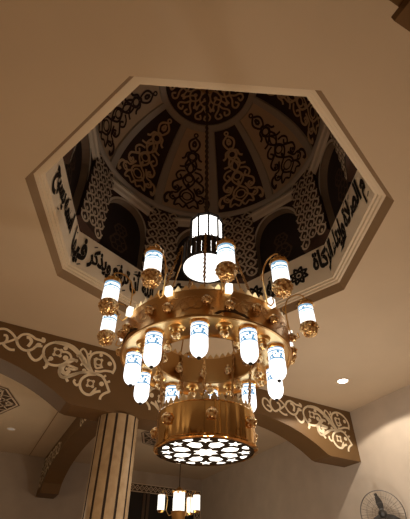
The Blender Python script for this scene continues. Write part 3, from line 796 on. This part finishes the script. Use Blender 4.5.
for A in (152, 335, 25, 75):
    a = rad(A); m = MB()
    m.tube([fp(.16, a, 3.36), fp(.25, a, 3.34), fp(.32, a, 3.45), fp(.30, a, 3.7), fp(.34, a, 3.88), fp(.42, a, 3.9), fp(.46, a, 3.82)], .009, 6); ar = m.build('lamp_arm', 'gold', fc)
    m = MB(); m.lathe([(.088, 3.45), (.09, 3.80)], 18, fp(.46, a, 0)); m.build('lamp_glass', 'glow_tube', ar)
    m = MB(); m.lathe([(.001, 3.41), (.06, 3.40), (.094, 3.45)], 18, fp(.46, a, 0), cap=False); m.lathe([(.094, 3.79), (.06, 3.84), (.001, 3.85)], 18, fp(.46, a, 0), cap=False); m.build('lamp_cap', 'gold', ar)

# ---------------------------------------------------------------- ceiling grilles, downlights
def grille(cx, cy, R, label):
    root = thing('ceiling_grille', (cx, cy, CZ), label, 'ceiling grille', 'octagonal ceiling grilles')
    g = lambda x, y: (cx+x, cy+y, CZ-.012)
    P = lambda r, a: (r*cos(a), r*sin(a))
    m = MB(); m.add([(cx+R*cos(k*PI/4), cy+R*sin(k*PI/4), CZ-.006) for k in range(8)], [tuple(range(7, -1, -1))]); m.build('backing', 'grille_light', root)
    m = MB(); m.strip([P(R*.985, k*PI/4) for k in range(8)], R*.02, g, True); m.add([(cx+R*.93*cos(k*PI/4), cy+R*.93*sin(k*PI/4), CZ-.009) for k in range(8)], [tuple(range(7, -1, -1))]); m.build('frame', 'grille_dark', root)
    m = MB(); r = R*.90
    for k in range(8):
        a = k*PI/4
        for st in (3, 2): m.strip([P(r, a), P(r, a+st*PI/4)], R*.03, g)
        m.strip([P(r*.42, a), P(r*.66, a+PI/8), P(r*.42, a+PI/4)], R*.03, g); m.strip(circ(P(r*.74, a), R*.1, 10), R*.03, g, True)
        m.strip([P(r, a+PI/8), P(r*.7, a), P(r, a-PI/8)], R*.03, g)
    m.build('lattice', 'grille_light', root)
grille(-2.62, 7.1, 1.28, 'octagonal dark lattice grille in the ceiling at the left edge, behind the arch')
grille(3.12, 7.6, 1.22, 'octagonal dark lattice grille in the ceiling above the small far chandelier')
def downlight(x, y, label, m1, r=.10):
    root = thing('downlight', (x, y, CZ), label, 'downlight', 'recessed downlights')
    MB().lathe([(r, CZ-.004), (r*1.3, CZ-.012), (r*1.35, CZ)], 28, (x, y, 0), 0, False).build('bezel', 'trim_cream', root, smooth=True)
    MB().lathe([(r, CZ-.005), (.001, CZ-.006)], 24, (x, y, 0), 0, False).build('lens', m1, root)
downlight(4.49, 2.47, 'lit round downlight in the ceiling near the right wall', 'downlight_glow')
downlight(-1.30, 9.0, 'unlit round downlight in the far ceiling at the left edge', 'downlight_dim')

# ---------------------------------------------------------------- window in the back wall
wx0, wx1, wt = 2.2, 5.80, 4.80
def bw(x, z, d=.0): return (x, yback(x)-d, z)
m = MB()
fnw = lambda x, z: bw(x, z, .03)
b = .24
for x0, x1, z0, z1 in ((wx0, wx1, wt-b, wt), (wx0, wx0+b, 1.2, wt-b), (wx1-b, wx1, 1.2, wt-b)):
    m.add([bw(x0, z0, .025), bw(x1, z0, .025), bw(x1, z1, .025), bw(x0, z1, .025)], [(0, 1, 2, 3)])
for xm_ in (wx0+1.4, wx0+1.55, 4.95):
    m.add([bw(xm_-.05, 1.2, .03), bw(xm_+.05, 1.2, .03), bw(xm_+.05, wt-b, .03), bw(xm_-.05, wt-b, .03)], [(0, 1, 2, 3)])
fr = m.build('window_1', 'grille_dark'); struct(fr)
q = MB()
n = int((wx1-wx0)/.17)
for k in range(n):
    x = wx0+.09+k*.17; z = wt-b/2
    q.strip([(x-.085, z), (x, z+.08), (x+.085, z), (x, z-.08)], .03, fnw, True); q.disc((x, z), .022, fnw, 6)
for xe in (wx0+b/2, wx1-b/2):
    for k in range(18):
        z = wt-b-.1-k*.17
        q.strip([(xe-.08, z), (xe, z+.085), (xe+.08, z), (xe, z-.085)], .03, fnw, True); q.disc((xe, z), .022, fnw, 6)
for z in (wt, wt-b): q.strip([(wx0, z), (wx1, z)], .03, fnw)
for x in (wx0, wx0+b, wx1-b, wx1): q.strip([(x, 1.2), (x, wt)], .03, fnw)
struct(q.build('window_frame_border', 'grille_light', fr))
g_ = MB(); g_.add([bw(wx0+b, 1.2, .012), bw(wx1-b, 1.2, .012), bw(wx1-b, wt-b, .012), bw(wx0+b, wt-b, .012)], [(0, 1, 2, 3)])
struct(g_.build('window_pane', 'window_glass', fr))

# ---------------------------------------------------------------- wall fan
FC = Vector((5.42, 3.10, 2.95)); fd = (CAM - FC); fd.z *= .55; fd.normalize()
fu = Vector((0, 0, 1)); fr_ = fu.cross(fd).normalized(); fu = fd.cross(fr_)
fan = thing('wall_fan', FC, 'round dark wall fan with wire cage on the right wall', 'fan')
def fq(x, y, d=0): return FC + fr_*x + fu*y + fd*d
FR = .405
m = MB()
for r, d in ((FR, 0), (FR*.97, .05), (FR*.72, .10), (FR*.46, .115), (FR*.2, .12)): m.tube([fq(r*cos(k*PI/20), r*sin(k*PI/20), d) for k in range(40)], .007 if r == FR else .0022, 6, True)
for k in range(44):
    a = k*2*PI/44; m.tube([fq(.07*cos(a), .07*sin(a), .12), fq(FR*.5*cos(a), FR*.5*sin(a), .113), fq(FR*.8*cos(a), FR*.8*sin(a), .085), fq(FR*cos(a), FR*sin(a), 0)], .0016, 4)
m.build('front_guard', 'fan_wire', fan)
m = MB()
for r, d in ((FR*.7, -.09), (FR*.35, -.11)): m.tube([fq(r*cos(k*PI/16), r*sin(k*PI/16), d) for k in range(32)], .002, 5, True)
for k in range(22):
    a = k*2*PI/22; m.tube([fq(.08*cos(a), .08*sin(a), -.115), fq(FR*.75*cos(a), FR*.75*sin(a), -.08), fq(FR*cos(a), FR*sin(a), 0)], .0016, 4)
m.build('rear_guard', 'fan_wire', fan)
for k in range(3):
    a = rad(92+120*k); m = MB(); vs = []
    for i in range(7):
        r = .05+.31*i/6; w = .03+.032*sin(PI*min(1, i/5))
        for j in (-1, 0, 1):
            x, y = r, j*w
            aa = .12*(i/6)
            vs.append(fq(x*cos(a+aa)-y*sin(a+aa), x*sin(a+aa)+y*cos(a+aa), .02 + j*.022))
    m.add(vs, [(3*i+j, 3*i+j+1, 3*i+j+4, 3*i+j+3) for i in range(6) for j in range(2)]); m.build('blade', 'fan_dark', fan, smooth=True)
m = MB(); m.tube([fq(0, 0, -.2), fq(0, 0, -.05), fq(0, 0, .04), fq(0, 0, .07)], [.07, .085, .06, .03], 20); m.build('motor', 'fan_dark', fan, smooth=True)
m = MB(); e = fq(0, -.02, -.17); m.tube([e, e+Vector((.05, 0, -.08)), (5.80, e.y+.12, e.z-.12), (5.868, e.y+.14, e.z-.12)], .022, 8); m.box((5.855, e.y+.14, e.z-.12), (.03, .14, .22)); m.build('wall_bracket', 'fan_dark', fan)

# ---------------------------------------------------------------- light
def lamp(kind, loc, energy, col, size=.1, rot=None, **kw):
    l = bpy.data.lights.new(kind.lower()+'_light', kind); l.energy = energy; l.color = col
    if kind == 'POINT': l.shadow_soft_size = size
    for k, v in kw.items(): setattr(l, k, v)
    o = bpy.data.objects.new(kind.lower()+'_light', l); o.location = loc; C.objects.link(o)
    if rot: o.rotation_euler = rot
    return o
WARM = (1, .80, .56)
lamp('SPOT', (4.49, 2.47, 5.17), 170, (1, .86, .68), spot_size=rad(142), spot_blend=.12, shadow_soft_size=.05)
# unseen fill lamps, added to brighten the ceiling and the hall
lamp('POINT', (AX, AY, 1.0), 140, (1, .77, .48), .15)  # free-floating fill under the drum, added to light the ceiling
lamp('POINT', (3.6, 1.6, 2.1), 120, (1, .91, .79), .15)  # second added fill, lifts the ceiling and wall on the right
for x, y in ((-4.4, -2.4), (4.4, -2.4), (-4.4, 2.4), (-2.7, -6), (3.0, -6)):  # unseen spots added so the floor bounces light upward
    lamp('SPOT', (x, y, 5.15), 150, (1, .84, .62), spot_size=rad(110), spot_blend=.5, shadow_soft_size=.08)
for x, y, z, e in ((-2.7, 7.2, 3.0, 45), (3.12, 7.6, 2.85, 25)):  # points added to fill the far bays, one below the small chandelier
    lamp('POINT', (x, y, z), e, (1, .78, .52), .15)
w = bpy.data.worlds.new('world'); scene.world = w; w.use_nodes = True
w.node_tree.nodes['Background'].inputs[0].default_value = (.03, .02, .012, 1)
scene.view_settings.view_transform = 'Standard'
scene.cycles.use_denoising = True
scene.cycles.max_bounces = 8
scene.cycles.sample_clamp_indirect = 4
